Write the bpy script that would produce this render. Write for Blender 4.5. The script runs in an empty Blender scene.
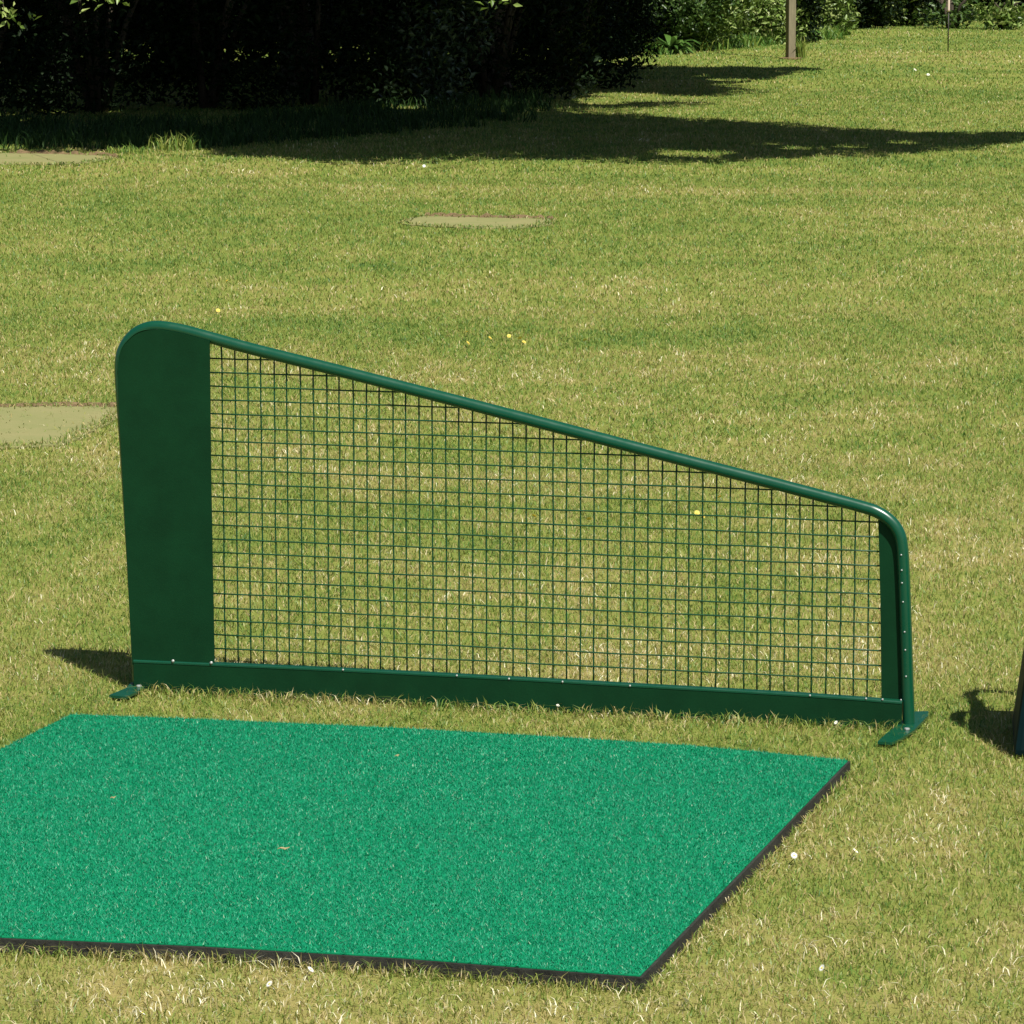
import bpy, bmesh, math, random
import numpy as np
from mathutils import Vector, Matrix
random.seed(7); rng = np.random.default_rng(7)
sc = bpy.context.scene
COL = sc.collection

# ------------------------------------------------------------------ camera
F, H, HOR, ROLL = 4000.0, 1.55, 620.0, -0.0012
th = math.atan2(HOR, F); c_, s_ = math.cos(th), math.sin(th)
FW = np.array([0, c_, -s_]); UP0 = np.array([0, s_, c_]); RT0 = np.array([1.0, 0, 0])
cr, sr = math.cos(ROLL), math.sin(ROLL)
RT, UP = RT0*cr+UP0*sr, UP0*cr-RT0*sr
O = np.array([0, 0, H])
def ray(x, y): return RT*(x-512)/F+UP*(512-y)/F+FW
def gp(x, y, z=0.0):                       # ground point seen at a photo pixel
    d = ray(x, y); return O+d*((z-H)/d[2])
def pp(x, y, P, n):                        # point on a vertical plane seen at a photo pixel
    d = ray(x, y); return O+d*(((P-O)@n)/(d@n))
def project(P):
    v = P-O; w = v@FW
    return 512+F*(v@RT)/w, 512-F*(v@UP)/w
cam = bpy.data.cameras.new('camera'); co = bpy.data.objects.new('camera', cam); COL.objects.link(co)
M = Matrix((( RT[0], UP[0], -FW[0], O[0]), (RT[1], UP[1], -FW[1], O[1]), (RT[2], UP[2], -FW[2], O[2]), (0, 0, 0, 1)))
co.matrix_world = M
cam.sensor_width = 36; cam.lens = F/1024*36; cam.clip_start = 0.1; cam.clip_end = 1000
sc.camera = co

# ------------------------------------------------------------------ light
SUN = np.array([0.205, -0.40, 0.672]); SUN /= np.linalg.norm(SUN)
EXPO = 0.48
sun = bpy.data.lights.new('sun', 'SUN'); sun.energy = 5.0; sun.angle = math.radians(.53); sun.color = (1, .955, .87)
so = bpy.data.objects.new('sun', sun); COL.objects.link(so)
so.rotation_euler = Vector(-SUN).to_track_quat('-Z', 'Y').to_euler(); so.location = (3, -4, 12)
w = bpy.data.worlds.new('World'); sc.world = w; w.use_nodes = True
nt = w.node_tree; nt.nodes.clear()
sk = nt.nodes.new('ShaderNodeTexSky'); sk.sky_type = 'NISHITA'; sk.sun_disc = False
sk.sun_elevation = math.asin(SUN[2]); sk.sun_rotation = math.atan2(SUN[0], SUN[1])
bg = nt.nodes.new('ShaderNodeBackground'); bg.inputs[1].default_value = .05
ow = nt.nodes.new('ShaderNodeOutputWorld'); nt.links.new(sk.outputs[0], bg.inputs[0]); nt.links.new(bg.outputs[0], ow.inputs[0])
sc.view_settings.view_transform = 'Standard'; sc.view_settings.look = 'None'; sc.view_settings.gamma = 1
sc.view_settings.exposure = EXPO

# ------------------------------------------------------------------ materials
class NT:
    def __init__(s, name):
        s.m = bpy.data.materials.new(name); s.m.use_nodes = True; s.t = s.m.node_tree; s.t.nodes.clear()
        s.out = s.n('ShaderNodeOutputMaterial')
    def n(s, k, **kw):
        x = s.t.nodes.new(k)
        for a, v in kw.items(): setattr(x, a, v)
        return x
    def l(s, a, b): s.t.links.new(a, b)
    def noise(s, scale, detail=4, rough=.55, vec=None):
        x = s.n('ShaderNodeTexNoise'); x.inputs['Scale'].default_value = scale; x.inputs['Detail'].default_value = detail; x.inputs['Roughness'].default_value = rough
        if vec is not None: s.l(vec, x.inputs['Vector'])
        return x.outputs[0]
    def ramp(s, fac, stops):
        x = s.n('ShaderNodeValToRGB'); e = x.color_ramp.elements
        while len(e) < len(stops): e.new(.5)
        for q, (p, c) in zip(e, stops): q.position = p; q.color = (*c, 1)
        s.l(fac, x.inputs[0]); return x.outputs[0]
    def mix(s, f, a, b, mode='MIX'):
        x = s.n('ShaderNodeMix', data_type='RGBA', blend_type=mode)
        for v, i in ((f, 0), (a, 6), (b, 7)):
            if isinstance(v, (int, float)): x.inputs[i].default_value = v
            elif isinstance(v, tuple): x.inputs[i].default_value = (*v, 1)
            else: s.l(v, x.inputs[i])
        return x.outputs[2]
    def math(s, op, a, b=0.5, c=None):
        x = s.n('ShaderNodeMath', operation=op)
        for v, i in ((a, 0), (b, 1), (c, 2)):
            if v is None: continue
            if isinstance(v, (int, float)): x.inputs[i].default_value = v
            else: s.l(v, x.inputs[i])
        return x.outputs[0]
    def pos(s, sx=1, sy=1, sz=1):
        g = s.n('ShaderNodeNewGeometry'); m = s.n('ShaderNodeMapping'); m.inputs['Scale'].default_value = (sx, sy, sz)
        s.l(g.outputs['Position'], m.inputs[0]); return m.outputs[0]
    def attr(s, name):
        a = s.n('ShaderNodeAttribute'); a.attribute_name = name; return a
    def bsdf(s, col, rough=.6, spec=.4, metal=0, bump=None, bs=.3, bd=.01):
        b = s.n('ShaderNodeBsdfPrincipled')
        for v, k in ((col, 'Base Color'), (rough, 'Roughness'), (spec, 'Specular IOR Level'), (metal, 'Metallic')):
            if isinstance(v, (int, float)): b.inputs[k].default_value = v
            elif isinstance(v, tuple): b.inputs[k].default_value = (*v, 1)
            else: s.l(v, b.inputs[k])
        if bump is not None:
            q = s.n('ShaderNodeBump'); q.inputs['Strength'].default_value = bs; q.inputs['Distance'].default_value = bd
            s.l(bump, q.inputs['Height']); s.l(q.outputs[0], b.inputs['Normal'])
        return b.outputs[0]
    def done(s, sh): s.l(sh, s.out.inputs[0]); return s.m
    def leafy(s, col, trans=.3, rough=.5, spec=.3):
        p = s.bsdf(col, rough, spec); t = s.n('ShaderNodeBsdfTranslucent'); s.l(col, t.inputs[0])
        x = s.n('ShaderNodeMixShader'); x.inputs[0].default_value = trans
        s.l(p, x.inputs[1]); s.l(t.outputs[0], x.inputs[2]); return s.done(x.outputs[0])

def lawn_tone(k):          # 0 = lush green ... 1 = dry straw, a fact of where in the lawn it is
    a = k.noise(.55, 5, .6, k.pos(.45, .55, 0)); b = k.noise(3.2, 4, .6, k.pos(1, .55, 0)); c = k.noise(.9, 3, .5, k.pos(.18, 1.3, 0))
    d = k.noise(9, 3, .6, k.pos(1, .8, 0))
    t = k.math('ADD', k.math('MULTIPLY', a, .8), k.math('MULTIPLY', b, .75))
    t = k.math('ADD', t, k.math('MULTIPLY', c, .55)); t = k.math('ADD', t, k.math('MULTIPLY', d, .55))
    t = k.math('SUBTRACT', t, 1.325); t = k.math('MULTIPLY', t, 2.1); t = k.math('ADD', t, .5)
    g = k.n('ShaderNodeNewGeometry'); sx = k.n('ShaderNodeSeparateXYZ'); k.l(g.outputs['Position'], sx.inputs[0])
    mr = k.n('ShaderNodeMapRange'); mr.inputs['From Min'].default_value = 8; mr.inputs['From Max'].default_value = 22
    mr.inputs['To Min'].default_value = .08; mr.inputs['To Max'].default_value = -.22; k.l(sx.outputs[1], mr.inputs['Value'])   # drier trodden turf round the mat
    return k.math('ADD', t, mr.outputs[0])
k = NT('blade'); tone = lawn_tone(k); at = k.attr('tint')
f = k.math('ADD', k.math('MULTIPLY', tone, .42), k.math('MULTIPLY', at.outputs['Fac'], .92)); f = k.math('SUBTRACT', f, .19)
col = k.ramp(f, [(0, (.07, .165, .028)), (.22, (.155, .25, .042)), (.47, (.28, .32, .07)), (.64, (.385, .315, .12)), (.84, (.51, .425, .21)), (1, (.95, .92, .68))])
M_BLADE = k.leafy(col, .3, .45, .35)
k = NT('turf_soil'); tone = lawn_tone(k)
fine = k.noise(260, 3, .7, k.pos()); f = k.math('ADD', k.math('MULTIPLY', tone, .45), k.math('MULTIPLY', fine, .6)); f = k.math('SUBTRACT', f, .05)
far = k.ramp(f, [(.1, (.10, .165, .03)), (.45, (.205, .24, .05)), (.8, (.34, .28, .10))])
M_GROUND = k.done(k.bsdf(far, .9, .1, 0, fine, .6, .01))
k = NT('pad_surface'); a = k.noise(6, 5, .6, k.pos()); b = k.noise(150, 3, .7, k.pos())
col = k.mix(k.math('MULTIPLY', b, .5), k.ramp(a, [(.3, (.19, .205, .075)), (.7, (.26, .235, .105))]), (.25, .255, .11))
M_PAD = k.done(k.bsdf(col, .9, .1, 0, b, .4, .004))
k = NT('soil'); a = k.noise(40, 5, .7, k.pos())
M_SOIL = k.done(k.bsdf(k.ramp(a, [(.3, (.11, .075, .04)), (.7, (.27, .19, .10))]), .95, .1, 0, a, .8, .02))
k = NT('green_paint'); a = k.noise(35, 5, .6, k.pos()); b = k.noise(5, 3, .6, k.pos())
M_PAINT = k.done(k.bsdf(k.mix(k.math('MULTIPLY', b, .6), (.002, .056, .027), (.003, .074, .037)), k.ramp(a, [(.35, (.26,)*3), (.7, (.36,)*3)]), .6, 0, a, .05, .002))
k = NT('green_sheet'); a = k.noise(14, 5, .65, k.pos()); b = k.noise(240, 2, .6, k.pos())
M_SHEET = k.done(k.bsdf(k.ramp(a, [(.3, (.0025, .028, .010)), (.7, (.0035, .038, .0135))]), .5, .16, 0, b, .12, .002))
k = NT('stand_paint'); a = k.noise(14, 4, .6, k.pos()); M_STAND = k.done(k.bsdf(k.ramp(a, [(.3, (.001, .010, .012)), (.7, (.002, .014, .016))]), .6, .1))
k = NT('wire_paint'); a = k.noise(60, 3, .6, k.pos())
M_WIRE = k.done(k.bsdf(k.mix(a, (.004, .045, .016), (.007, .066, .026)), .45, .4))
k = NT('rivet_metal'); M_RIVET = k.done(k.bsdf((.5, .52, .5), .4, .5, .5))
k = NT('rubber'); a = k.noise(90, 4, .7, k.pos()); b = k.noise(9, 3, .6, k.pos())
M_RUB = k.done(k.bsdf(k.ramp(k.math('ADD', k.math('MULTIPLY', a, .6), k.math('MULTIPLY', b, .4)), [(.35, (.014, .015, .013)), (.7, (.048, .047, .040))]), .85, .25, 0, a, .6, .004))
k = NT('turf_fibre'); at = k.attr('tint'); b = k.noise(3.5, 4, .6, k.pos())
col = k.ramp(at.outputs['Fac'], [(0, (.000, .125, .06)), (.55, (.001, .245, .12)), (.86, (.014, .34, .18)), (.965, (.12, .44, .29)), (1, (.42, .52, .38))])  # palest stops put glints of light into the colour of a few fibres
col = k.mix(k.math('MULTIPLY', b, .45), col, (.004, .21, .105))
M_FIB = k.leafy(col, .15, .5, .28)
k = NT('turf_base'); a = k.noise(300, 2, .6, k.pos()); M_TBASE = k.done(k.bsdf(k.mix(a, (.0, .15, .06), (.005, .28, .12)), .7, .2))
k = NT('dry_leaf'); M_DRY = k.done(k.bsdf((.36, .29, .15), .7, .2))
k = NT('weathered_wood'); a = k.noise(9, 5, .7, k.pos(6, 6, .7)); b = k.noise(2, 3, .6, k.pos())
M_WOOD = k.done(k.bsdf(k.mix(b, k.ramp(a, [(.3, (.10, .075, .045)), (.7, (.31, .26, .17))]), (.20, .18, .115)), .85, .2, 0, a, .5, .01))
k = NT('bark'); a = k.noise(7, 6, .7, k.pos(3, 3, .6)); M_BARK = k.done(k.bsdf(k.ramp(a, [(.3, (.03, .024, .017)), (.7, (.10, .082, .06))]), .9, .2, 0, a, .8, .03))
k = NT('pole_dark'); M_PDARK = k.done(k.bsdf((.03, .025, .02), .5, .4))
k = NT('pole_pale'); M_PPALE = k.done(k.bsdf((.62, .50, .42), .5, .4))
k = NT('petal'); M_PETAL = k.done(k.bsdf((.8, .8, .76), .6, .3))
k = NT('yellow'); M_YEL = k.done(k.bsdf((.78, .62, .12), .6, .3))
def leafmat(name, a, b, c, rough=.4, spec=.4, tr=.25):
    k = NT(name); at = k.attr('tint')
    return k.leafy(k.ramp(at.outputs['Fac'], [(0, a), (.6, b), (1, c)]), tr, rough, spec)
L_SHADED = leafmat('leaf_shaded', (.004, .010, .003), (.007, .017, .005), (.013, .028, .008), .6, .1, .03)  # near-black leaves: the deep shade of the wood is put into the colour
L_MID = leafmat('leaf_mid', (.03, .07, .015), (.06, .115, .022), (.11, .17, .04))
L_LIGHT = leafmat('leaf_light', (.06, .11, .02), (.17, .26, .05), (.38, .44, .16))
L_GLINT = leafmat('leaf_glossy', (.012, .028, .010), (.03, .06, .02), (.14, .19, .10), .35, .5, .1)
L_GRASS_SHADED = leafmat('leaf_shaded_grass', (.012, .035, .008), (.03, .07, .015), (.06, .10, .025), .6, .15, .15)  # grass colour darkened to carry the shade at the foot of the wood
L_FERN = leafmat('leaf_fern', (.04, .10, .02), (.08, .17, .03), (.16, .24, .06))

# ------------------------------------------------------------------ helpers
def link(o, parent=None):
    COL.objects.link(o)
    if parent: o.parent = parent
    return o
def npmesh(name, V, faces_idx, sizes, mat, parent=None, tint=None, smooth=False):
    me = bpy.data.meshes.new(name)
    V = np.asarray(V, np.float32); faces_idx = np.asarray(faces_idx, np.int32).ravel(); sizes = np.asarray(sizes, np.int32)
    me.vertices.add(len(V)); me.vertices.foreach_set('co', V.ravel())
    me.loops.add(len(faces_idx)); me.loops.foreach_set('vertex_index', faces_idx)
    me.polygons.add(len(sizes)); st = np.concatenate([[0], np.cumsum(sizes)[:-1]]).astype(np.int32)
    me.polygons.foreach_set('loop_start', st)
    if smooth: me.polygons.foreach_set('use_smooth', np.ones(len(sizes), bool))
    if tint is not None:
        a = me.attributes.new('tint', 'FLOAT', 'POINT'); a.data.foreach_set('value', np.asarray(tint, np.float32))
    me.update(calc_edges=True)
    me.materials.append(mat)
    return link(bpy.data.objects.new(name, me), parent)
def bmobj(name, bm, mat, parent=None, smooth=False, bevel=0):
    if bevel: bmesh.ops.bevel(bm, geom=bm.edges[:], offset=bevel, segments=2, affect='EDGES', profile=.6)
    bmesh.ops.recalc_face_normals(bm, faces=bm.faces[:])
    me = bpy.data.meshes.new(name); bm.to_mesh(me); bm.free()
    if smooth:
        for p in me.polygons: p.use_smooth = True
    me.materials.append(mat); return link(bpy.data.objects.new(name, me), parent)
def tag(o, label=None, cat=None, group=None, kind=None):
    for kk, v in (('label', label), ('category', cat), ('group', group), ('kind', kind)):
        if v: o[kk] = v
    return o
def empty(name, loc, label, cat, group=None):
    o = bpy.data.objects.new(name, None); o.empty_display_size = .1; COL.objects.link(o); o.location = loc
    return tag(o, label, cat, group)
def tube(bm, pts, r, seg=14, cap=True, up=Vector((0, 0, 1))):
    pts = [Vector(p) for p in pts]; rr = r if hasattr(r, '__len__') else [r]*len(pts); rings = []
    n0 = None
    for i, p in enumerate(pts):
        t = (pts[min(i+1, len(pts)-1)]-pts[max(i-1, 0)]).normalized()
        if n0 is None: n0 = t.orthogonal().normalized()
        n0 = (n0-t*n0.dot(t)).normalized(); b = t.cross(n0)
        rings.append([bm.verts.new(p+(n0*math.cos(a)+b*math.sin(a))*rr[i]) for a in (2*math.pi*j/seg for j in range(seg))])
    for a, b in zip(rings, rings[1:]):
        for j in range(seg): bm.faces.new((a[j], a[(j+1) % seg], b[(j+1) % seg], b[j]))
    if cap: bm.faces.new(rings[0][::-1]); bm.faces.new(rings[-1])
def prism(bm, poly, off):                 # planar outline + thickness vector
    a = [bm.verts.new(Vector(p)) for p in poly]; b = [bm.verts.new(Vector(p)+Vector(off)) for p in poly]
    bm.faces.new(a); bm.faces.new(b[::-1]); n = len(a)
    for i in range(n): bm.faces.new((a[i], b[i], b[(i+1) % n], a[(i+1) % n]))
def smooth_path(pts, n=6):
    P = [np.array(p, float) for p in pts]; out = []
    for i in range(len(P)-1):
        p0, p1, p2, p3 = P[max(i-1, 0)], P[i], P[i+1], P[min(i+2, len(P)-1)]
        d = [max(np.linalg.norm(q-p)**.5, 1e-4) for p, q in ((p0, p1), (p1, p2), (p2, p3))]
        if i == 0: d[0] = d[1]; p0 = p1-(p2-p1)
        if i == len(P)-2: d[2] = d[1]; p3 = p2+(p2-p1)
        m1 = (p2-p1)+d[1]*((p1-p0)/d[0]-(p2-p0)/(d[0]+d[1])) if d[0] > 0 else p2-p1
        m2 = (p2-p1)+d[1]*((p3-p2)/d[2]-(p3-p1)/(d[1]+d[2]))
        for q in range(n):
            t = q/n; h = ((2*t**3-3*t**2+1), (t**3-2*t**2+t), (-2*t**3+3*t**2), (t**3-t**2)); out.append(h[0]*p1+h[1]*m1+h[2]*p2+h[3]*m2)
    out.append(P[-1]); return out
def inpoly(X, Y, poly):
    r = np.zeros(len(X), bool); n = len(poly)
    for i in range(n):
        x1, y1 = poly[i][:2]; x2, y2 = poly[(i+1) % n][:2]
        c = (y1 > Y) != (y2 > Y)
        with np.errstate(divide='ignore', invalid='ignore'): xi = (x2-x1)*(Y-y1)/(y2-y1)+x1
        r ^= c & (X < xi)
    return r

# ------------------------------------------------------------------ ground sheet
gx = np.array([-400, -120, -40, -12, -4, 0, 4, 12, 40, 120, 400.]); gy = np.array([-300, -80, -20, 0, 6, 12, 20, 30, 45, 80, 200, 500.])
V = [(x, y, 0) for y in gy for x in gx]; nx = len(gx)
Fi = [(j*nx+i, j*nx+i+1, (j+1)*nx+i+1, (j+1)*nx+i) for j in range(len(gy)-1) for i in range(nx-1)]
tag(npmesh('ground', V, Fi, [4]*len(Fi), M_GROUND), kind='structure')

# ------------------------------------------------------------------ golf mat
MT = .021
mat_top = [gp(x, y, .027) for x, y in ((70, 712.5), (200, 717.4), (400, 726.2), (560, 735.2), (693, 743.8), (850.5, 758.5), (642, 974.5), (560, 968.5), (400, 956), (200, 944), (0, 935.5), (-362, 925))]
mat_poly = [p[:2] for p in mat_top]
mc = np.mean(mat_poly, 0)
mat_poly = [np.array(q) for q in mat_poly]
t = empty('golf_mat', (mc[0], mc[1], 0), 'square bright green artificial turf golf mat with a black rubber edge lying on the lawn', 'golf mat')
inv = np.array([mc[0], mc[1], 0])
def rel(p, org): return np.array(p)-org
def inset(poly, d):
    c = np.mean(poly, 0); out = []; n = len(poly)
    for i in range(n):
        p0, p1, p2 = np.array(poly[i-1]), np.array(poly[i]), np.array(poly[(i+1) % n])
        e1 = (p1-p0)/np.linalg.norm(p1-p0); e2 = (p2-p1)/np.linalg.norm(p2-p1)
        n1 = np.array([-e1[1], e1[0]]); n2 = np.array([-e2[1], e2[0]])
        if n1@(c-p1) < 0: n1, n2 = -n1, -n2
        b = (n1+n2); b /= (1+n1@n2); out.append(p1+b*d)
    return out
def subdiv(poly, n=12):
    out = []
    for a, b in zip(poly, poly[1:]+poly[:1]):
        for q in range(n): out.append(np.array(a)+(np.array(b)-np.array(a))*q/n)
    return out
bm = bmesh.new()
outl = [np.array([*(p+rng.normal(0, .0007, 2)), .001])-inv for p in subdiv([np.array(p) for p in mat_poly])]
prism(bm, outl, (0, 0, MT)); bmobj('rubber_base', bm, M_RUB, t)
tp = inset(mat_poly, .004)
bm = bmesh.new(); prism(bm, [np.array([*p, MT+.0015])-inv for p in subdiv(tp, 8)], (0, 0, .002)); bmobj('turf_backing', bm, M_TBASE, t)
N = 520000
lo, hi = np.min(tp, 0), np.max(tp, 0)
P = rng.uniform(lo, hi, (N, 2)); P = P[inpoly(P[:, 0], P[:, 1], tp) & (P[:, 0] > -1.1)]; N = len(P)
def blades(P, base, h, wd, lean, tint, mat, name, parent=None, org=None, seg2=True, tips=None):
    N = len(P); a = rng.uniform(0, 2*np.pi, N); la = rng.uniform(0, 2*np.pi, N)
    side = np.stack([np.cos(a), np.sin(a), np.zeros(N)], 1)*(wd/2)[:, None]
    ld = np.stack([np.cos(la), np.sin(la), np.zeros(N)], 1)
    B = np.column_stack([P, np.full(N, base)])
    if org is not None: B = B-org
    up = np.zeros((N, 3)); up[:, 2] = h
    L = ld*(h*lean)[:, None]
    tip = B+up*(1-.35*np.minimum(lean, 1.2)[:, None])+L
    if seg2:
        mid = B+up*.55+L*.32
        V = np.stack([B-side, B+side, mid+side*.85, mid-side*.85, tip], 1).reshape(-1, 3)
        i = np.arange(N)[:, None]*5
        Fi = np.concatenate([i+np.array([0, 1, 2, 3]), i+np.array([3, 2, 4])], 1); sz = np.tile([4, 3], N)
        return npmesh(name, V, Fi, sz, mat, parent, np.repeat(tint, 5))
    V = np.stack([B-side, B+side, tip], 1).reshape(-1, 3); i = np.arange(N)[:, None]*3
    return npmesh(name, V, i+np.array([0, 1, 2]), np.full(N, 3), mat, parent, np.repeat(tint, 3))
pile = blades(P, MT+.003, rng.uniform(.004, .0075, N), rng.uniform(.0011, .0022, N), rng.uniform(.2, 1.2, N), rng.uniform(0, 1, N)**1.0, M_FIB, 'turf_pile', t, inv, False)
tag(pile, kind='stuff')

# ------------------------------------------------------------------ divider
G1, G2 = gp(139, 690), gp(908, 729); T = (G2-G1)/np.linalg.norm(G2-G1); NB = np.array([-T[1], T[0], 0])   # NB points away from camera
d0 = empty('golf_bay_divider', tuple(G1), 'long green metal divider with sloping tube rail and square wire mesh behind the mat', 'divider')
def P2(x, y, off=0.0): return pp(x, y, G1+NB*off, NB)-G1
path = [(138.6, 688), (134.5, 600), (125.5, 450), (120.4, 366), (122, 353.5), (127.5, 342), (136.5, 332.8), (148, 327.6), (159, 326.6), (181, 329.9), (208, 337), (238.5, 345.5), (340, 371), (500, 412.2), (650, 451.5), (800, 490.3), (866, 508), (875, 511), (885, 516.6), (893.5, 524.3), (899.5, 534.5), (902, 546), (903.2, 562), (905.5, 620), (908, 704), (908.8, 727)]
path3 = smooth_path([P2(*p) for p in path], 5)
bm = bmesh.new(); tube(bm, path3, .0115, 20); bmobj('tube_frame', bm, M_PAINT, d0, smooth=True)
# end panels: sheet metal, folded at the inner edge
inner = [(117.6, 371), (118.6, 357), (122.5, 346.5), (129.5, 338.4), (137, 332.6), (146, 329.6), (158, 329.2), (181, 333.2), (209.5, 341)]
poly = [P2(x, y, -.0125) for x, y in inner]+[P2(x, y, -.0125) for x, y in ((211, 480), (214.2, 655), (214.6, 668), (132.2, 664.5), (125.8, 540), (119.3, 420))]
bm = bmesh.new(); prism(bm, poly, NB*.003); bmobj('end_panel', bm, M_SHEET, d0)
poly = [P2(x, y, .002) for x, y in ((878, 513), (886, 519), (893, 527), (897, 537), (899, 548), (904, 700), (881.4, 700), (880.3, 600))]
bm = bmesh.new(); prism(bm, poly, NB*.003); bmobj('end_panel', bm, M_SHEET, d0)
# thin raised weld bead along the left corner
wb = smooth_path([P2(x, y, -.0128) for x, y in ((117.6, 373), (118.6, 357), (122.5, 346.5), (129.5, 338.4), (137, 332.6), (146, 329.6), (158, 329.2))], 5)
bm = bmesh.new(); tube(bm, wb, list(np.interp(np.arange(len(wb)), [0, 6, len(wb)-8, len(wb)-1], [.0002, .0011, .0011, .0002])), 6); bmobj('weld_seam', bm, M_WIRE, d0, smooth=True)
# base rail, an angle section with its flange on top
rt_ = [(133.5, 661), (240, 665.6), (340, 669.9), (440, 674.9), (560, 681.3), (640, 685.9), (720, 690.2), (800, 694.9), (860, 699), (902, 702.5)]
bm = bmesh.new()
top = [P2(x, y, -.016) for x, y in rt_]
bot = [np.array([p[0], p[1], .004]) for p in top]
for sgn, thick in ((0, .003),):
    a = [bm.verts.new(Vector(p)) for p in top]; b = [bm.verts.new(Vector(p)) for p in bot]
    a2 = [bm.verts.new(Vector(p+NB*thick)) for p in top]; b2 = [bm.verts.new(Vector(p+NB*thick)) for p in bot]
    for i in range(len(a)-1):
        bm.faces.new((b[i], b[i+1], a[i+1], a[i])); bm.faces.new((a2[i], a2[i+1], b2[i+1], b2[i])); bm.faces.new((b2[i], b2[i+1], b[i+1], b[i]))
        bm.faces.new((a[i], a[i+1], a2[i+1], a2[i]))
    bm.faces.new((a[0], a2[0], b2[0], b[0])); bm.faces.new((a[-1], b[-1], b2[-1], a2[-1]))
base_rail = bmobj('base_rail', bm, M_SHEET, d0)
bm = bmesh.new()
sec = [(-.0008, -.003), (-.0008, .0), (.0005, .0022), (.016, .0022), (.016, -.0008), (.0035, -.0008), (.003, -.003)]
rings = [[bm.verts.new(Vector(p+NB*u+np.array([0, 0, v]))) for u, v in sec] for p in top]
for a, b in zip(rings, rings[1:]):
    for j in range(len(sec)): bm.faces.new((a[j], a[(j+1) % len(sec)], b[(j+1) % len(sec)], b[j]))
bm.faces.new(rings[0]); bm.faces.new(rings[-1][::-1]); bmobj('rail_flange', bm, M_PAINT, d0)
# rivets
def rivet(p, r=.0028, parent=d0):
    me = rivet.me
    o = bpy.data.objects.new('rivet', me); link(o, parent); o.location = Vector(p); o.scale = (r,)*3; return o
bm = bmesh.new(); bmesh.ops.create_uvsphere(bm, u_segments=10, v_segments=6, radius=1); rivet.me = bpy.data.meshes.new('rivet'); bm.to_mesh(rivet.me); bm.free()
rivet.me.materials.append(M_RIVET)
for x, y in ((173, 662.2), (211.3, 664), (343, 671), (456.8, 676.8), (509, 680), (562.5, 683), (630, 687), (810, 696.7), (866, 699.8), (882.5, 700.7)):
    rivet(P2(x, y-1.2, -.0165), .0032 if x < 215 else .0021)
for x, y in ((901.2, 555), (901.7, 570.3), (902, 583), (903, 602), (904.6, 632), (905.3, 650), (906, 676.5), (901, 700)):
    rivet(P2(x, y, -.0112), .0018)
# wire mesh
u0, u1 = .176, 1.4435; pitch = (u1-u0)/48.0
def topz(u):                                                            # underside of the tube at a station along the divider
    for a, b in zip(path3, path3[1:]):
        ua, ub = a@T, b@T
        if ua <= u <= ub and a[2] > .3: return a[2]+(b[2]-a[2])*(u-ua)/max(ub-ua, 1e-6)
    return None
def umax(z):
    best = 1.47
    for a, b in zip(path3, path3[1:]):
        if min(a[2], b[2]) <= z <= max(a[2], b[2]) and (a@T) > .1:
            q = a@T+((b-a)@T)*(z-a[2])/((b-a)[2] if abs((b-a)[2]) > 1e-9 else 1e-9); best = min(best, q)
    return best
bm = bmesh.new(); wr = .00162
zr = .089-.0275*0; zp = .0272
for i in range(49):
    u = u0+i*pitch; z1 = topz(u)
    if z1 is None: continue
    dj = rng.normal(0, .0006)
    pts = []; nn = 12
    for q in range(nn+1):
        z = .05+(z1-.006-.05)*q/nn; pts.append(T*(u+dj+rng.normal(0, .0003))+np.array([0, 0, z])+NB*(.0105+.0004*(q % 2)))
    tube(bm, pts, wr, 6)
k_ = 0
while True:
    z = zr+k_*zp; k_ += 1
    if z > .70: break
    ue = min(umax(z), 1.485)
    if ue-.15 < .03: continue
    nn = max(2, int((ue-.152)/.06)); pts = []; dj = rng.normal(0, .0005)
    for q in range(nn+1): pts.append(T*(.152+(ue-.152)*q/nn)+np.array([0, 0, z+dj+rng.normal(0, .00035)])+NB*.0085)
    tube(bm, pts, wr, 6)
wm = bmobj('wire_mesh', bm, M_WIRE, d0, smooth=True)
# the mesh's welded ends
# feet: flat plates across the tube's ends, and a bolt on the right one
for ring in ([(877.6, 741.5), (891.7, 742.5), (903, 737), (914, 730), (928.5, 715), (928.5, 711), (911, 711.5), (896, 726), (886, 733.5)], [(109, 695), (126, 696.8), (136, 692), (151, 683), (146, 681), (131, 682.5), (126, 688)]):
    bm = bmesh.new(); prism(bm, [gp(x, y, .011)-G1 for x, y in ring], (0, 0, -.005)); bmobj('foot_plate', bm, M_PAINT, d0)
for px in ((907, 730), (139, 687)):
    c = gp(*px, .0113)-G1
    bm = bmesh.new(); ring = [c+np.array([.0055*math.cos(a), .0055*math.sin(a), 0]) for a in [i*math.pi/3 for i in range(6)]]
    prism(bm, ring, (0, 0, .004)); bmobj('bolt', bm, M_RIVET, d0, bevel=.001)

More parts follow.
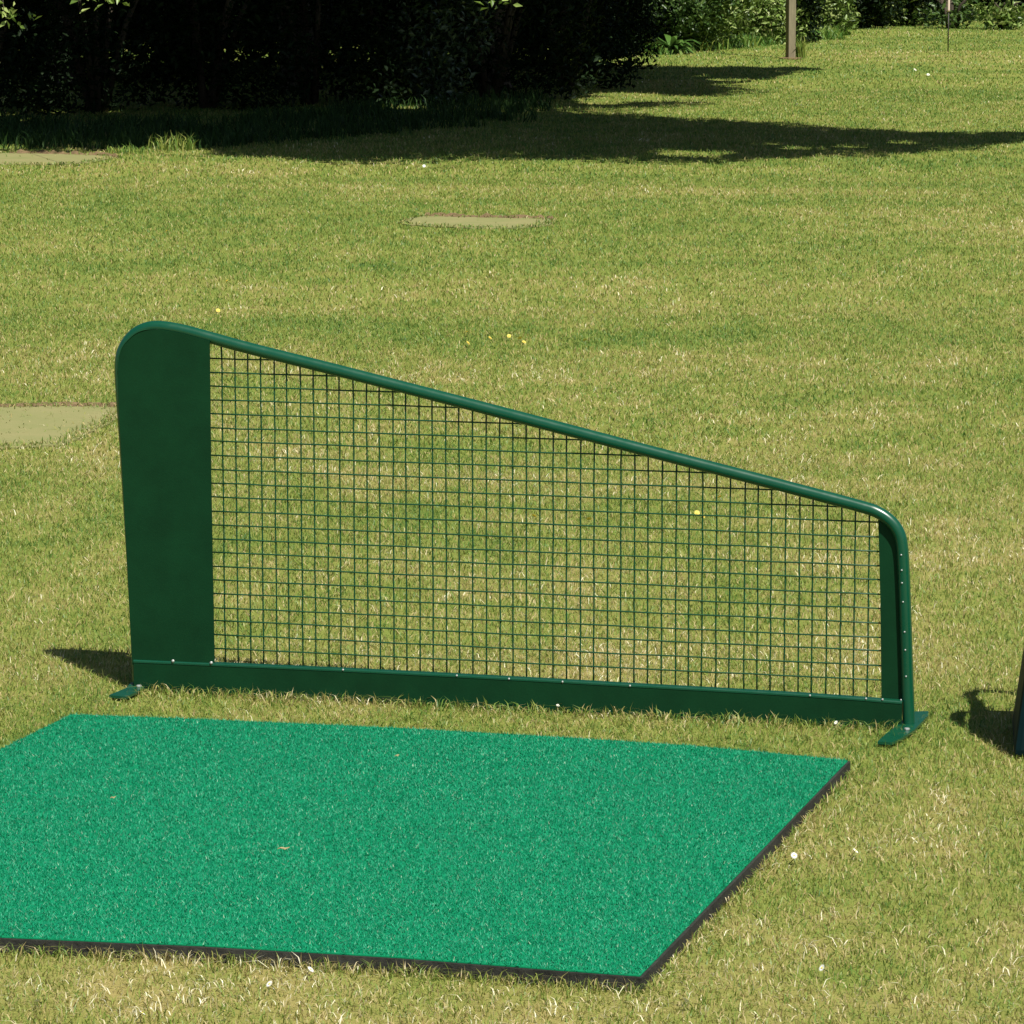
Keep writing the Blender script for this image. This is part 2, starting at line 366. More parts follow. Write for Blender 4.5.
# ------------------------------------------------------------------ second green object at the right edge
b0 = gp(1013, 760)
st = empty('green_stand', tuple(b0), 'dark green slanting metal stand cut off by the right edge of the photo', 'stand')
def box8(name, bot, top, mat, bevel=.004):
    bm = bmesh.new(); a = [bm.verts.new(Vector(p)) for p in bot]; b = [bm.verts.new(Vector(p)) for p in top]
    bm.faces.new(a[::-1]); bm.faces.new(b)
    for i in range(4): bm.faces.new((a[i], a[(i+1) % 4], b[(i+1) % 4], b[i]))
    return bmobj(name, bm, mat, st, bevel=bevel)
box8('body', [(0, 0, .006), (.34, -.05, .006), (.36, .24, .006), (.03, .27, .006)], [(.045, .03, .34), (.30, .02, .34), (.31, .22, .34), (.072, .25, .34)], M_STAND, .012)
bm = bmesh.new(); tube(bm, smooth_path([(.085, .08, .335), (.066, .08, .345), (.056, .085, .365), (.054, .105, .385), (.060, .14, .395), (.068, .18, .385), (.08, .20, .365), (.095, .20, .335)], 5), .014, 12); bmobj('unseen_handle', bm, M_PAINT, st, smooth=True)  # unseen part, shape invented to cast the looped shadow on the grass
bm = bmesh.new(); tube(bm, smooth_path([(.09, .24, .335), (.10, .30, .36), (.105, .36, .385), (.15, .39, .40), (.2, .37, .385), (.25, .235, .335)], 5), .013, 12); bmobj('unseen_hoop', bm, M_PAINT, st, smooth=True)  # also out of view and invented, for the upper band of that shadow

# ------------------------------------------------------------------ pads in the lawn
pads_px = [([(-90, 409), (-20, 408), (60, 406.5), (126, 407.5), (131, 410), (124, 417), (112, 424), (96, 431), (82, 438), (66, 446), (0, 449.5), (-90, 451)],
            'large pale worn tee pad set in the lawn behind the left end of the divider'),
           ([(398, 222), (408, 219), (425, 216.6), (470, 217.6), (548, 219.6), (556, 222), (548, 226), (520, 229), (470, 229), (425, 227), (402, 225)],
            'thin pale worn tee pad in the middle of the lawn beyond the divider'),
           ([(-40, 156), (10, 153.5), (60, 154.5), (104, 156), (118, 158), (90, 163), (60, 165), (0, 165), (-40, 165)],
            'pale worn tee pad at the foot of the dark wood, far left')]
pad_polys = []
for px, lab in pads_px:
    pl = [gp(*q) for q in px]; c = np.mean(pl, 0); pad_polys.append([p[:2] for p in pl])
    r = empty('tee_pad', tuple(c), lab, 'tee pad', 'pale tee pads set in the lawn')
    sm = [(p-c)*(1-q/5)+(p2-c)*(q/5) for p, p2 in zip(pl, pl[1:]+pl[:1]) for q in range(5)]
    bm = bmesh.new(); prism(bm, [p+np.array([0, 0, .001])+np.append(rng.normal(0, .005, 2), 0) for p in sm], (0, 0, .005)); bmobj('pad_surface', bm, M_PAD, r)
    # crumbling soil lip along the far side
    far = [gp(*q) for q in px[1:4]] if len(px) > 10 and px[0][0] < 0 else [gp(*q) for q in (px[2:6] if px[0][0] > 0 else px[1:5])]
    fp = smooth_path(far, 14); bm = bmesh.new(); rows = []
    for p in fp:
        sc_ = .02+.0016*p[1]; h = rng.uniform(.35, 1)*sc_*.5
        rows.append([bm.verts.new(Vector(p-c+np.array(q))) for q in ((0, -sc_*rng.uniform(.5, 1.2), .0065), (0, 0, h), (0, sc_*2, .002))])
    for a, b in zip(rows, rows[1:]):
        for j in range(2): bm.faces.new((a[j], b[j], b[j+1], a[j+1]))
    bmobj('soil_edge', bm, M_SOIL, r, smooth=True)

# ------------------------------------------------------------------ grass
def lawn(D0, D1, dens, hgt, wid, name, marg=1.25, seg2=True, xm=.135):
    n = int(dens*(D1**2-D0**2)*xm*marg)
    D = np.sqrt(rng.uniform(D0**2, D1**2, n)); X = rng.uniform(-1, 1, n)*D*xm*marg
    keep = ~inpoly(X, D, mat_poly)
    for p in pad_polys: keep &= ~(inpoly(X, D, p) & (rng.uniform(0, 1, n) < (.9 if p is pad_polys[0] else .99)))
    X, D = X[keep], D[keep]; n = len(X)
    return X, D, n
parts = []
def addlawn(D0, D1, dens, h0, h1, w0, w1):
    X, D, n = lawn(D0, D1, dens, 0, 0, '')
    h = rng.uniform(h0, h1, n)*(1+.35*rng.normal(0, .5, n).clip(-1, 2)); wd = rng.uniform(w0, w1, n)
    parts.append((X, D, h, wd))
addlawn(5.0, 8.2, 27000, .006, .017, .0013, .0026)
addlawn(8.2, 11, 15000, .007, .019, .0016, .003)
addlawn(11, 15, 8000, .009, .020, .0022, .004)
addlawn(15, 22, 3600, .010, .023, .003, .005)
addlawn(22, 32, 1600, .012, .026, .0042, .0075)
addlawn(32, 58, 480, .014, .030, .0065, .012)
# taller uncut blades along the mat's edges, the divider's rail and the pads
def fringe(a, b, n, spread, h0, h1):
    s = rng.uniform(0, 1, n); a, b = np.array(a[:2]), np.array(b[:2]); p = a+(b-a)*s[:, None]; e = (b-a)/np.linalg.norm(b-a); q = np.array([e[1], -e[0]])
    p = p+q*np.abs(rng.normal(0, spread, n))[:, None]; dd = p[:, 1]
    parts.append((p[:, 0], dd, rng.uniform(h0, h1, n), rng.uniform(.0016, .003, n)*dd/7))
fringe(G1-NB*.02, G2-NB*.02, 1100, .02, .012, .034)
for q in range(6, 11): fringe(mat_poly[q+1], mat_poly[q], int(1100*np.linalg.norm(mat_poly[q+1]-mat_poly[q])), .012, .012, .032)
fringe(mat_poly[6], mat_poly[5], 900, .012, .010, .026)
for i, p in enumerate(pad_polys):
    nn = len(p)
    for q in range(nn): fringe(p[q], p[(q+1) % nn], int(70*np.linalg.norm(np.array(p[q])-p[(q+1) % nn])/(.12*(1+i))), .03, .012, .03)
X = np.concatenate([p[0] for p in parts]); D = np.concatenate([p[1] for p in parts]); hh = np.concatenate([p[2] for p in parts]); ww = np.concatenate([p[3] for p in parts])
keep = ~inpoly(X, D, inset(mat_poly, -.003)); X, D, hh, ww = X[keep], D[keep], hh[keep], ww[keep]
n = len(X); lean = rng.gamma(2.4, .42, n).clip(.05, 2.2); tint = rng.beta(1.5, 1.9, n)
g = blades(np.column_stack([X, D]), 0, hh, ww*.85, lean, tint, M_BLADE, 'grass'); tag(g, 'short mown lawn grass, green with dry straw patches', 'grass', kind='stuff')
print('blades', n)

# ------------------------------------------------------------------ long grass at the wood's edge
def tuft_points(cx, cy, r, n): a = rng.uniform(0, 6.28, n); q = r*np.sqrt(rng.uniform(0, 1, n)); return np.column_stack([cx+q*np.cos(a), cy+q*np.sin(a)])
P = []; hs = []
for _ in range(420):
    x = rng.uniform(-120, 535); yb = 150-max(0, (x-200))*.085-rng.uniform(0, 26)
    p = gp(x, yb); q = tuft_points(p[0], p[1], rng.uniform(.05, .22), 26); P.append(q); hs.append(rng.uniform(.05, .17, 26)*rng.uniform(.5, 1))
P = np.concatenate(P); hs = np.concatenate(hs); n = len(P)
tag(blades(P, 0, hs, rng.uniform(.005, .011, n), rng.uniform(.1, .9, n), rng.uniform(.0, .8, n), L_GRASS_SHADED, 'long_grass'), 'uncut long grass along the foot of the wood, darkened in colour for shade', 'grass', kind='stuff')
for (x, y, r, hmax, lab, nn) in ((172, 150, .15, .15, 'tall lit grass tuft with pale seed tips at the dark wood edge', 240), (130, 153, .15, .07, 'low yellowish grass tuft just left of the tall lit tuft', 160)):
    p = gp(x, y); q = tuft_points(0, 0, r, nn); n = len(q)
    o = blades(q, 0, rng.uniform(.2, 1, n)**1.5*hmax, rng.uniform(.005, .010, n), rng.uniform(.1, 1.3, n), rng.uniform(.0, .6, n), M_BLADE, 'grass_tuft'); o.location = p
    tag(o, lab, 'grass tuft', 'grass tufts at the wood edge')

# ------------------------------------------------------------------ foliage
def leaf_mesh(name, C, size, mat, parent=None, flat=.35):
    n = len(C); nrm = rng.normal(0, 1, (n, 3)); nrm[:, 2] = np.abs(nrm[:, 2])+flat; nrm /= np.linalg.norm(nrm, axis=1)[:, None]
    r = rng.normal(0, 1, (n, 3)); t = np.cross(nrm, r); t /= np.linalg.norm(t, axis=1)[:, None]; b = np.cross(nrm, t)
    s = size*rng.uniform(.6, 1.25, n)[:, None]
    V = np.stack([C-t*s, C-b*s*.42-t*s*.1-nrm*s*.0, C+t*s-nrm*s*.25, C+b*s*.42-t*s*.1], 1).reshape(-1, 3)
    V.reshape(n, 4, 3)[:, (1, 3)] += (nrm*s*.16)[:, None, :]
    i = np.arange(n)[:, None]*4; Fi = np.concatenate([i+np.array([0, 1, 2]), i+np.array([0, 2, 3])], 1)
    tint = np.repeat(rng.uniform(0, 1, n), 4)
    return npmesh(name, V, Fi, np.full(2*n, 3), mat, parent, tint)
def cloud(lobes, n, shell=.55):
    lob = np.array(lobes); vol = lob[:, 3]*lob[:, 4]*lob[:, 5]; k = rng.choice(len(lob), n, p=vol**.67/np.sum(vol**.67))
    d = rng.normal(0, 1, (n, 3)); d /= np.linalg.norm(d, axis=1)[:, None]; r = rng.uniform(shell**3, 1, n)**(1/3)
    r *= 1+.12*np.sin(d[:, 0]*7+k*2)*np.sin(d[:, 1]*6+k)
    return lob[k, :3]+d*lob[k, 3:]*r[:, None]
GAPS = []
def bush(x, y, rx, ry, h, n, size, mat, label, kind='bush', lobes=9, cat='bush', group=None):
    r = empty(kind, (x, y, 0), label, cat, group)
    L = [(0, 0, h*.42, rx*.8, ry*.8, h*.45)]
    for _ in range(lobes):
        a = rng.uniform(0, 6.28); q = rng.uniform(.35, .85); s = rng.uniform(.28, .5)
        L.append((rx*q*math.cos(a), ry*q*math.sin(a), h*rng.uniform(.1, .8), rx*s, ry*s, h*s*.7))
    C = cloud(L, n, .5); C = C[C[:, 2] > .01]
    for gpt, gr, pr in (GAPS[:14] if kind == 'shrub' else []):
        v = C+np.array([x, y, 0])-gpt; a = v@SUN; C = C[~((np.linalg.norm(v-a[:, None]*SUN, axis=1) < gr*.8) & (a > .12))]
    leaf_mesh('foliage', C, size, mat, r)
    bm = bmesh.new()
    for _ in range(6):
        a = rng.uniform(0, 6.28); e = np.array([rx*.6*math.cos(a), ry*.6*math.sin(a), h*.8])
        tube(bm, [(.05*math.cos(a), .05*math.sin(a), 0), tuple(e*.45+np.array([0, 0, .1])), tuple(e)], [.03, .02, .008], 6)
    bmobj('stem', bm, M_BARK, r, smooth=True)
    return r
def shifted(px, py, z):       # point at height z whose shadow falls on the ground at that pixel
    return gp(px, py)+SUN*(z/SUN[2])
def atdist(px, py, D): d = ray(px, py); return O+d*(D/d[1])
# openings in the canopy that let flecks of sun through
GAPS[:] = [(atdist(px, py, D), rad_, pr) for px, py, D, rad_, pr in ((403, 58, 29.0, .20, 1), (391, 74, 29.0, .16, 1), (398, 36, 29.0, .14, 1), (424, 66, 29.0, .14, 1), (420, 24, 29.0, .12, 1), (14, 130, 24.6, .14, 1),
    (25, 26, 28, .13, 1), (58, 45, 28.5, .14, 1), (64, 74, 28.5, .13, 1), (30, 95, 27.5, .12, 1), (122, 63, 28.5, .12, 1), (590, 92, 29.8, .14, 1),
    (172, 142, 24.2, .26, 1), (130, 150, 24.2, .2, 1))]
GAPS += [(gp(px, py), rad_, pr) for px, py, rad_, pr in ((612, 100, .32, 1), (640, 99, .36, 1), (675, 99, .4, 1), (600, 103, .2, 1), (625, 95, .3, 1), (672, 152, .16, .95), (690, 155, .2, .95), (715, 153, .14, .95), (770, 144, .12, .9), (800, 148, .16, .9), (850, 147, .12, .9), (905, 143, .12, .9), (640, 118, .05, 1), (700, 76, .1, .9), (650, 70, .06, 1), (730, 80, .2, .9))]
def tree(x, y, crowns, n, size, label, mat=L_SHADED, rad=.16, chain=False, name='tree', group='trees of the dark wood'):
    r = empty(name, (x, y, 0), label, 'tree', group); org = np.array([x, y, 0])
    bm = bmesh.new(); top = np.mean([c[:3] for c in crowns], 0)-org; zc = top[2]
    bend = rng.normal(0, .08, 2)
    tp_ = [(0, 0, -.02), (0, 0, .12), (bend[0]*.5, bend[1]*.5, zc*.25), (bend[0]+top[0]*.25, bend[1]+top[1]*.25, zc*.55), (top[0]*.55, top[1]*.55, zc*1.05)]
    tube(bm, smooth_path(tp_, 4), list(np.interp(np.linspace(0, 1, 17), [0, .1, .5, 1], [rad*1.5, rad*1.05, rad*.8, rad*.3])), 12)
    bmobj('trunk', bm, M_BARK, r, smooth=True)
    bm = bmesh.new()
    prev = None
    for c in crowns:
        e = np.array(c[:3])-org; st_ = prev if (chain and prev is not None) else np.array([bend[0]+top[0]*.2, bend[1]+top[1]*.2, min(zc*.5, e[2]*.7)])
        prev = e; m = (st_+e)/2+np.array([0, 0, .08]); tube(bm, smooth_path([st_, m, e], 4), list(np.linspace(rad*.45, rad*.08, 9)), 7)
        for _ in range(5):
            d = rng.normal(0, 1, 3); d[2] = abs(d[2])*.5; d /= np.linalg.norm(d); f2 = e+d*np.array(c[3:])*.8
            tube(bm, [m, (m+f2)/2+rng.normal(0, .06, 3), f2], [rad*.2, rad*.12, rad*.03], 5)
    bmobj('limbs', bm, M_BARK, r, smooth=True)
    L = []
    for c in crowns:
        e = np.array(c[:3])-org; L.append((*e, *c[3:]))
        for _ in range(7):
            d = rng.normal(0, 1, 3); d /= np.linalg.norm(d); s = rng.uniform(.3, .45); p = e+d*np.array(c[3:])*.7
            L.append((*p, c[3]*s, c[4]*s, c[5]*s))
    C = cloud(L, n, .25); C = C[C[:, 2] > 1.35]
    for gpt, gr, pr in GAPS:
        v = C+org-gpt; a = v@SUN; dist = np.linalg.norm(v-a[:, None]*SUN, axis=1); C = C[~((dist < gr) & (rng.uniform(0, 1, len(C)) < pr))]
    leaf_mesh('crown', C, size, mat, r)
    return r
def crown(px, py, z, rx, ry, rz): p = shifted(px, py, z); return (p[0], p[1], z, rx, ry, rz)
# crown over the lawn: its shade is the long dark band
p = gp(300, 90)
tree(p[0], p[1], [crown(250, 130, 3.6, 2.0, 2.7, 1.0), crown(440, 134, 3.4, 1.8, 2.8, 1.1), crown(400, 100, 3.8, 2.2, 2.2, 1.0), crown(90, 128, 3.6, 1.8, 2.3, 1.0)], 85000, .075, 'tree with a trunk in deep shade in the middle of the dark wood')
p = gp(495, 90)
tree(p[0], p[1], [crown(600, 137, 3.1, 1.0, 2.5, .9), crown(680, 137, 3.1, .8, 2.3, .9), crown(770, 139, 3.2, .85, 1.9, .8), crown(880, 141, 3.2, .65, 1.1, .6), crown(960, 138, 3.2, .45, .6, .4), crown(1030, 134, 3.2, .35, .2, .2)], 50000, .06, 'tree at the right end of the dark wood, its boughs shading the lawn', rad=.13, chain=True)
p = gp(480, 62)
tree(p[0], p[1], [crown(600, 76, 3.4, 1.2, 2.3, 1.0), crown(680, 75, 3.3, .8, 1.6, .8), crown(745, 71, 3.3, .42, .9, .6), crown(790, 69, 3.3, .25, .35, .3)], 40000, .06, 'tree set back in the wood whose boughs shade the lawn beside the wooden post', rad=.12, chain=True)
p = gp(60, 84)
tree(p[0], p[1], [crown(-60, 126, 3.6, 1.8, 2.3, 1.0), crown(-240, 120, 3.4, 1.8, 2.4, 1.0), crown(40, 95, 4, 2.0, 2.6, 1.1)], 50000, .075, 'tree with a trunk in deep shade at the left end of the dark wood')
p = gp(400, 74)
tree(p[0], p[1], [crown(300, 85, 4.2, 2.6, 3.2, 1.3), crown(470, 84, 4.2, 2.2, 3.4, 1.2), crown(130, 80, 4.2, 2.2, 3.2, 1.2)], 55000, .085, 'tree deep inside the dark wood behind the undergrowth', rad=.2)
p = gp(300, 30)
tree(p[0], p[1], [(-5, 48, 5, 4, 6, 2.5), (0, 50, 5, 4, 7, 2.5), (-10, 46, 5, 4, 7, 2.5), (-5, 38, 5, 4.5, 5, 2)], 40000, .13, 'broad tree at the back of the dark wood', rad=.25)

WG = 'shrubs under the trees of the dark wood'
und = [(-40, 122, 1.1, 1.6, 'shaded shrub at the left edge of the photo under the trees', L_SHADED), (90, 116, .9, 1.5, 'shaded shrub behind the pale pad at the wood edge', L_SHADED),
       (200, 112, .9, 1.5, 'shaded shrub behind the tall lit grass tuft', L_SHADED), (310, 108, .9, 1.6, 'black shaded shrub left of the glinting leaves', L_SHADED),
       (402, 106, .8, 1.4, 'dark shrub with a patch of glinting leaves, middle of the dark wood', L_GLINT), (490, 102, .9, 1.5, 'black shaded shrub right of the glinting leaves', L_SHADED),
       (565, 90, .7, 1.5, 'shaded shrub where the dark wood ends above the lawn shadow', L_SHADED), (586, 74, .75, 1.5, 'dark shrub at the corner where the wood turns back', L_SHADED), (618, 58, .55, 1.3, 'dark shrub between the wood corner and the fern', L_SHADED)]
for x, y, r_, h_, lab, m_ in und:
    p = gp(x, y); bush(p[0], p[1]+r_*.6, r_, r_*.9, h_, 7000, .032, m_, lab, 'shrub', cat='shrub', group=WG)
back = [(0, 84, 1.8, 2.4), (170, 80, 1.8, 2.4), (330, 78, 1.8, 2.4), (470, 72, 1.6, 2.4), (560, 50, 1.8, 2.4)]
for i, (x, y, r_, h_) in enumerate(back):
    p = gp(x, y); bush(p[0], p[1]+1.0, r_, r_, h_, 9000, .06, L_SHADED, 'dense shade-coloured shrub in the black depth of the wood', 'shrub', cat='shrub', group='dense shrubs in the depth of the wood')
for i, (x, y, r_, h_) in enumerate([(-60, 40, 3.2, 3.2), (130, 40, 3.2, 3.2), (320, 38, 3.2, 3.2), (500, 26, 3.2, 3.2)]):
    p = gp(x, y); bush(p[0], p[1]+1.0, r_, r_, h_, 9000, .11, L_SHADED, 'dense shade-coloured shrub in the black depth of the wood', 'shrub', cat='shrub', group='dense shrubs in the depth of the wood')

BG = 'bushes along the far side of the lawn'
far = [(668, 53, .55, .75, L_MID, 'low leafy bush with a few rusty leaves left of the wooden post'), (706, 50, .62, 1.0, L_LIGHT, 'light green bush leaning out of the far hedge, two left of the wooden post'),
       (745, 45, .6, 1.3, L_LIGHT, 'small leaved light green bush directly left of the wooden post'), (790, 44, .55, 1.5, L_SHADED, 'dark bush directly behind the wooden post'),
       (812, 36, .55, 1.2, L_LIGHT, 'yellow green bush just right of the wooden post'), (846, 30, .6, 1.2, L_SHADED, 'dark green bush in the gap of the far hedge'), (876, 27, .6, 1.4, L_LIGHT, 'pale green upright bush in the middle of the far hedge'),
       (912, 27, .6, 1.5, L_SHADED, 'dark bush left of the thin marker pole')]
for x, y, r_, h_, m_, lab in far:
    p = gp(x, y); bush(p[0], p[1]+r_*.7, r_, r_*.8, h_, 7500, .033, m_, lab, 'bush', group=BG)
p = gp(1004, 30); bush(p[0], p[1]+.2, .36, .3, .38, 420, .05, L_LIGHT, 'small bright leafy bush standing alone right of the thin marker pole', 'bush', group=BG, lobes=4)
p = gp(958, 30); bush(p[0], p[1]+.5, .4, .3, .45, 420, .04, L_MID, 'sparse bush with white glints behind the thin marker pole', 'bush', group=BG, lobes=4)
p = gp(640, 50); bush(p[0], p[1]+.6, .4, .4, .8, 3000, .04, L_MID, 'dim bush where the far hedge meets the dark wood', 'bush', group=BG)
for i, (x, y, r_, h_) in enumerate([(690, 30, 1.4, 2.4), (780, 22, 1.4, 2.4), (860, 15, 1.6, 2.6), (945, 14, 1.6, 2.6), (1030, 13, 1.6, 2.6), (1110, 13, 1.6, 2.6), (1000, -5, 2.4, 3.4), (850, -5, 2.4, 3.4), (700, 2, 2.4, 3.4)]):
    p = gp(x, y); bush(p[0], p[1]+1.2, r_, r_, h_, 8000, .07, L_SHADED, 'shade-coloured bush in the back row of the far hedge', 'bush', group='dark bushes in the back row of the far hedge')
# tree whose boughs shade the far right hedge
p = gp(1010, 8)
tree(p[0], p[1], [(4.9, 48.0, 3.8, 1.8, 1.6, 1.0), (6.6, 48, 3.8, 1.6, 1.6, 1.0), (3.6, 49.5, 4, 1.4, 1.6, 1)], 24000, .08, 'tree behind the far hedge at the right that shades its foot', group='trees of the far hedge', rad=.16)
# fern / flag leaved plant
def frond_plant(x, y, n, L, lab, w_=.03):
    p = gp(x, y); r = empty('leafy_plant', tuple(p), lab, 'plant'); V = []; Fi = []; ti = []
    for i in range(n):
        a = rng.uniform(0, 6.28); d = np.array([math.cos(a), math.sin(a), 0]); s = np.array([-d[1], d[0], 0]); l = L*rng.uniform(.6, 1.1); k0 = len(V); lift = rng.uniform(.5, 1.1)
        for q in range(5):
            u = q/4; c = d*l*u*.8+np.array([0, 0, l*(lift*u-.75*u*u)+.02]); wq = w_*(math.sin(math.pi*min(u+.12, 1))**.7+.05)
            V += [c-s*wq, c+s*wq+np.array([0, 0, .004])]
        for q in range(4): b = k0+q*2; Fi.append((b, b+1, b+3, b+2))
        ti += [rng.uniform(0, 1)]*10
    npmesh('leaves', V, Fi, [4]*len(Fi), L_FERN, r, ti)
frond_plant(672, 54, 46, .42, 'spray of long arching green leaves at the left end of the far hedge')
# low weeds / herbs along the sunny hedge foot
P = []; 
for _ in range(150):
    x = rng.uniform(650, 840); p = gp(x, 56-(x-650)*.09-rng.uniform(0, 5)); P.append(tuft_points(p[0], p[1], .14, 26))
P = np.concatenate(P); n = len(P)
tag(blades(P, 0, rng.uniform(.03, .18, n), rng.uniform(.008, .018, n), rng.uniform(.2, 1.6, n), rng.uniform(0, .55, n), M_BLADE, 'weeds'), 'rough weeds and long grass along the foot of the sunny hedge', 'weeds', kind='stuff')
# a few low sprays of leaves hanging into view from the boughs
def spray(px, py, Dd, n, r, lab, size=.03):
    d = ray(px, py); P = O+d*(Dd/d[1]); o = empty('leafy_twig', tuple(P), lab, 'twig', 'leaf sprays hanging from the boughs')
    C = rng.normal(0, 1, (n, 3))*np.array([r, r, r*.35]); leaf_mesh('leaves', C, size, L_LIGHT, o)
    up = SUN/SUN[2]
    bm = bmesh.new(); tube(bm, smooth_path([(0, 0, 0), (-.1, .5, .5), (-.2, 1.2, 1.3), (-.3, 2.0, 2.4)], 4), .0025, 5); bmobj('twig', bm, M_BARK, o)
spray(4, 12, 22.6, 40, .09, 'bright leaf spray hanging in at the top left corner')
spray(105, -1, 22.4, 26, .07, 'lit leaf spray at the top edge right of the corner one')
spray(500, 0, 22.2, 18, .05, 'small lit leaf spray at the top edge in the middle of the wood')

# ------------------------------------------------------------------ post and pole
p = gp(790.5, 58.5); r = empty('wooden_post', tuple(p), 'square weathered wooden post on the far lawn in front of the hedge', 'post')
bm = bmesh.new(); bmesh.ops.create_cube(bm, size=1)
hw, PH = .036, 2.3
for v in bm.verts: v.co = Vector((v.co.x*hw*2, v.co.y*hw*2, (v.co.z+.5)*PH))
bmesh.ops.subdivide_edges(bm, edges=[e for e in bm.edges if abs(e.verts[0].co.z-e.verts[1].co.z) > 1], cuts=10)
for v in bm.verts: v.co.x += random.gauss(0, .0012); v.co.y += random.gauss(0, .0012)
o = bmobj('post_shaft', bm, M_WOOD, r, bevel=.004); o.rotation_euler.z = math.radians(21)
bm = bmesh.new(); a = [(-hw*1.15, -hw*1.15), (hw*1.15, -hw*1.15), (hw*1.15, hw*1.15), (-hw*1.15, hw*1.15)]
vs = [bm.verts.new((x, y, PH+.002)) for x, y in a]; tp2 = bm.verts.new((0, 0, PH+.05)); bm.faces.new(vs[::-1])
for i in range(4): bm.faces.new((vs[i], vs[(i+1) % 4], tp2))
o = bmobj('post_cap', bm, M_WOOD, r); o.rotation_euler.z = math.radians(21)
bm = bmesh.new(); prism(bm, [np.array([.10*math.cos(a)*(1+.2*math.sin(4*a)), .22*math.sin(a)-.07, 0.001]) for a in np.linspace(0, 6.28, 24)[:-1]], (0, 0, .010))
o = bmobj('soil_patch', bm, M_SOIL); o.location = p; tag(o, kind='structure')
P_ = tuft_points(p[0]+.09, p[1]+.05, .07, 90); o = blades(P_-p[:2], 0, rng.uniform(.08, .26, 90), rng.uniform(.01, .02, 90), rng.uniform(.1, .6, 90), rng.uniform(0, .5, 90), M_BLADE, 'grass_tuft'); o.location = p
tag(o, 'uncut green tuft growing against the right side of the wooden post', 'grass tuft')
p = gp(948, 52); r = empty('marker_pole', tuple(p), 'thin upright marker pole, dark below and pale above, on the far right lawn', 'pole')
zt = .39
bm = bmesh.new(); tube(bm, [(0, 0, 0), (0, 0, zt)], .006, 10); bmobj('lower_rod', bm, M_PDARK, r, smooth=True)
bm = bmesh.new(); tube(bm, [(0, 0, zt+.001), (0, 0, zt+.02), (0, 0, 1.9)], [.012, .0125, .0115], 12); bmobj('upper_sleeve', bm, M_PPALE, r, smooth=True)

# ------------------------------------------------------------------ flowers and litter
def flower_proto(kind, mat):
    bm = bmesh.new()
    if kind == 'daisy':
        for i in range(13):
            a = i*2*math.pi/13; d = Vector((math.cos(a), math.sin(a), 0)); s = Vector((-d.y, d.x, 0))
            q = [bm.verts.new(v) for v in (d*.2+s*.06, d*.6+s*.16+Vector((0, 0, .12)), d*1.0+Vector((0, 0, .1)), d*.6-s*.16+Vector((0, 0, .12)), d*.2-s*.06)]
            bm.faces.new(q)
    else:
        for ring_, (rr, zz) in enumerate(((1, .05), (.75, .2), (.45, .32))):
            for i in range(11):
                a = i*2*math.pi/11+ring_*.3; d = Vector((math.cos(a), math.sin(a), 0)); s = Vector((-d.y, d.x, 0))
                bm.faces.new([bm.verts.new(v) for v in (Vector((0, 0, zz*.5)), d*rr*.6+s*.2*rr+Vector((0, 0, zz)), d*rr+Vector((0, 0, zz+.05)), d*rr*.6-s*.2*rr+Vector((0, 0, zz)))])
    me = bpy.data.meshes.new('petals'); bm.to_mesh(me); bm.free(); me.materials.append(mat)
    bm = bmesh.new(); bmesh.ops.create_uvsphere(bm, u_segments=8, v_segments=6, radius=.27)
    for v in bm.verts: v.co.z = v.co.z*.5+.12
    mc_ = bpy.data.meshes.new('centre'); bm.to_mesh(mc_); bm.free(); mc_.materials.append(M_YEL)
    bm = bmesh.new(); tube(bm, [(0, 0, -2.2), (.1, 0, -1), (0, 0, 0)], .08, 5); ms = bpy.data.meshes.new('stalk'); bm.to_mesh(ms); bm.free(); ms.materials.append(L_MID)
    return me, mc_, ms
PR = {'daisy': flower_proto('daisy', M_PETAL), 'dandelion': flower_proto('dandelion', M_YEL)}
def flower(kind, x, y, lab, grp, s=1.0):
    p = gp(x, y, .017); rad = (.0062 if kind == 'daisy' else .009)*s*max(1, p[1]/13)
    o = empty(kind, tuple(p), lab, 'flower', grp); o.scale = (rad,)*3
    o.rotation_euler = (rng.uniform(.5, 1.0), rng.uniform(-.3, .3), rng.uniform(0, 6))
    for nm, me in zip(('petals', 'centre', 'stalk'), PR[kind]):
        if kind == 'dandelion' and nm == 'centre': continue
        q = bpy.data.objects.new(nm, me); link(q, o)
near = [(794, 855.5, 'white daisy in the grass right of the mat corner, nearer of the upper pair'), (855.5, 851, 'pinkish white daisy right of its twin beside the mat'), (822, 968, 'bright white daisy alone in the lower right grass'),
        (686, 1000.5, 'small white daisy just below the near right corner of the mat'), (269.5, 984, 'bright white daisy below the front edge of the mat'), (310.5, 969.5, 'white daisy touching the front rubber edge of the mat'),
        (45, 1020, 'white daisy at the bottom left corner of the photo'), (224, 1011, 'faint white daisy at the bottom edge under the mat'), (37, 1001, 'small daisy up from the bottom left corner'), (142, 1013, 'daisy at the bottom edge between the left corner and the middle'),
        (606.5, 566, 'white daisy seen through the middle of the wire mesh'), (513, 639, 'white daisy seen low through the wire mesh'), (558, 705.5, 'white daisy in the grass right under the base rail'), (836, 722.5, 'white daisy under the right end of the base rail')]
for x, y, lab in near: flower('daisy', x, y, lab, 'white daisies in the lawn', 1.0 if y > 740 else .7)
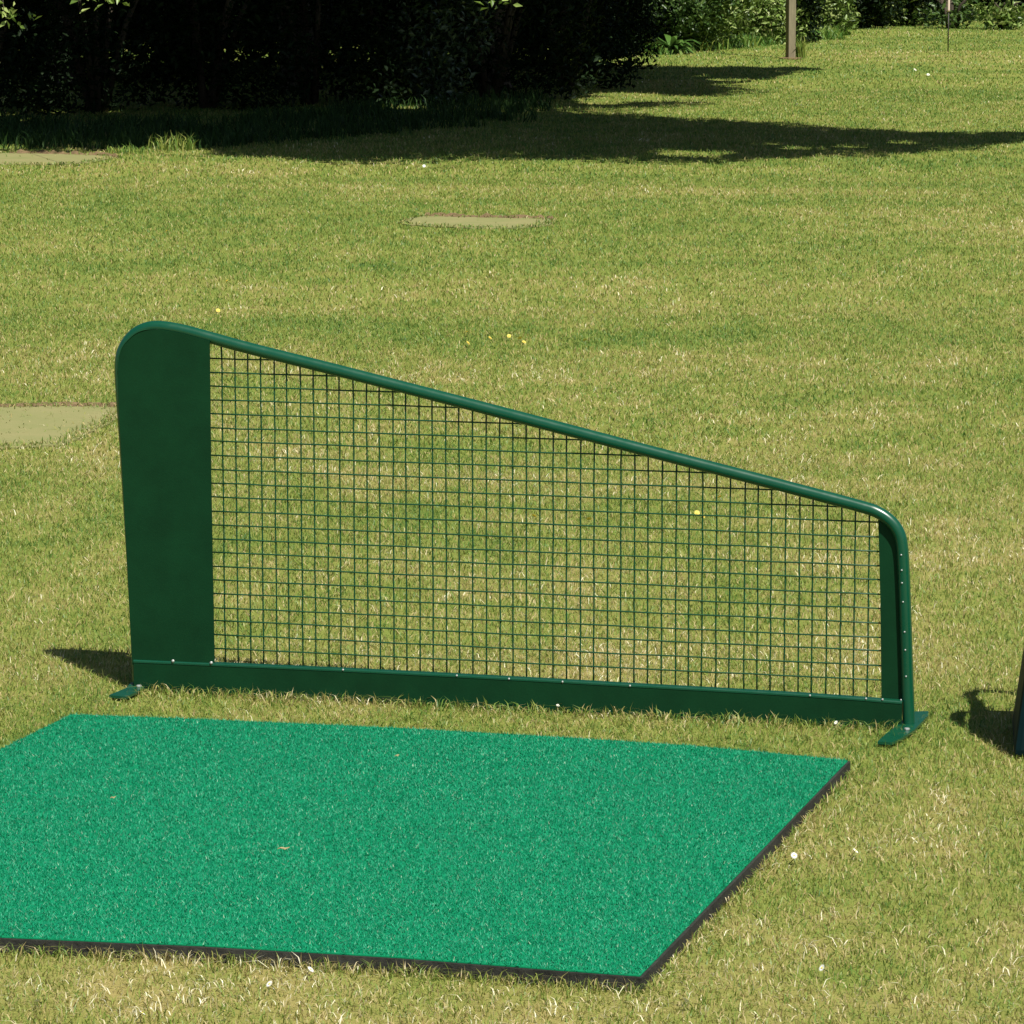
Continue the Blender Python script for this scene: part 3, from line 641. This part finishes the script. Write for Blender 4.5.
for x, y, lab in [(883.7, 69.4, 'white daisy, leftmost of the far trio on the right lawn'), (915, 69.7, 'white daisy in the middle of the far trio'), (928.3, 74.7, 'white daisy, rightmost and nearest of the far trio'), (797, 104.4, 'white flower of the close pair just above the lawn shadow'), (801, 105, 'second white flower of the close pair above the lawn shadow'),
                  (106, 187, 'lone white daisy in front of the dark wood'), (424, 166, 'white daisy at the near edge of the tree shade')]: flower('daisy', x, y, lab, 'white daisies in the lawn', 1.0)
for x, y, lab in [(467, 332, 'yellow dandelion, left end of the row behind the divider rail'), (468, 343, 'yellow dandelion just below the left end of the row'), (490, 338, 'small yellow dandelion second in the row'), (509, 336, 'bright yellow dandelion in the right half of the row'),
                  (520, 338, 'yellow dandelion near the right end of the row'), (524, 342, 'yellow dandelion at the right end of the row'), (167, 231, 'lone yellow dandelion far up on the left lawn'), (227, 281, 'yellow dandelion above the divider corner, upper of two'), (218, 310.5, 'yellow dandelion right above the divider corner'),
                  (534, 516, 'pale yellow dandelion seen through the middle of the mesh'), (589, 519, 'orange yellow dandelion seen through the middle of the mesh'), (720, 497, 'yellow dandelion, uppermost of the group behind the right mesh'), (697, 513, 'yellow dandelion, left one of the group behind the right mesh'), (703, 516, 'yellow dandelion, lowest of the group behind the right mesh'), (585, 340, 'tiny yellow dandelion right of the row behind the divider')]:
    flower('dandelion', x, y, lab, 'yellow dandelions in the lawn', .9)
def dryleaf(x, y, s, lab):
    p = gp(x, y, .034)-0; p[2] = .0375
    V = [(-s, 0, .001), (-s*.4, s*.22, .003), (s*.3, s*.25, .002), (s, 0, .004), (s*.3, -s*.2, .001), (-s*.4, -s*.2, .003)]
    bm = bmesh.new(); prism(bm, V, (0, 0, .0012)); o = bmobj('dry_leaf', bm, M_DRY); o.location = p; o.rotation_euler.z = rng.uniform(-.3, .3); tag(o, lab, 'leaf', 'dry leaves on the mat')
dryleaf(283.5, 852, .010, 'brown dry leaf lying left of the middle of the green mat'); dryleaf(113, 801, .005, 'tiny brown leaf scrap on the upper left part of the mat'); dryleaf(397, 759, .004, 'tiny pale scrap near the far edge of the mat')
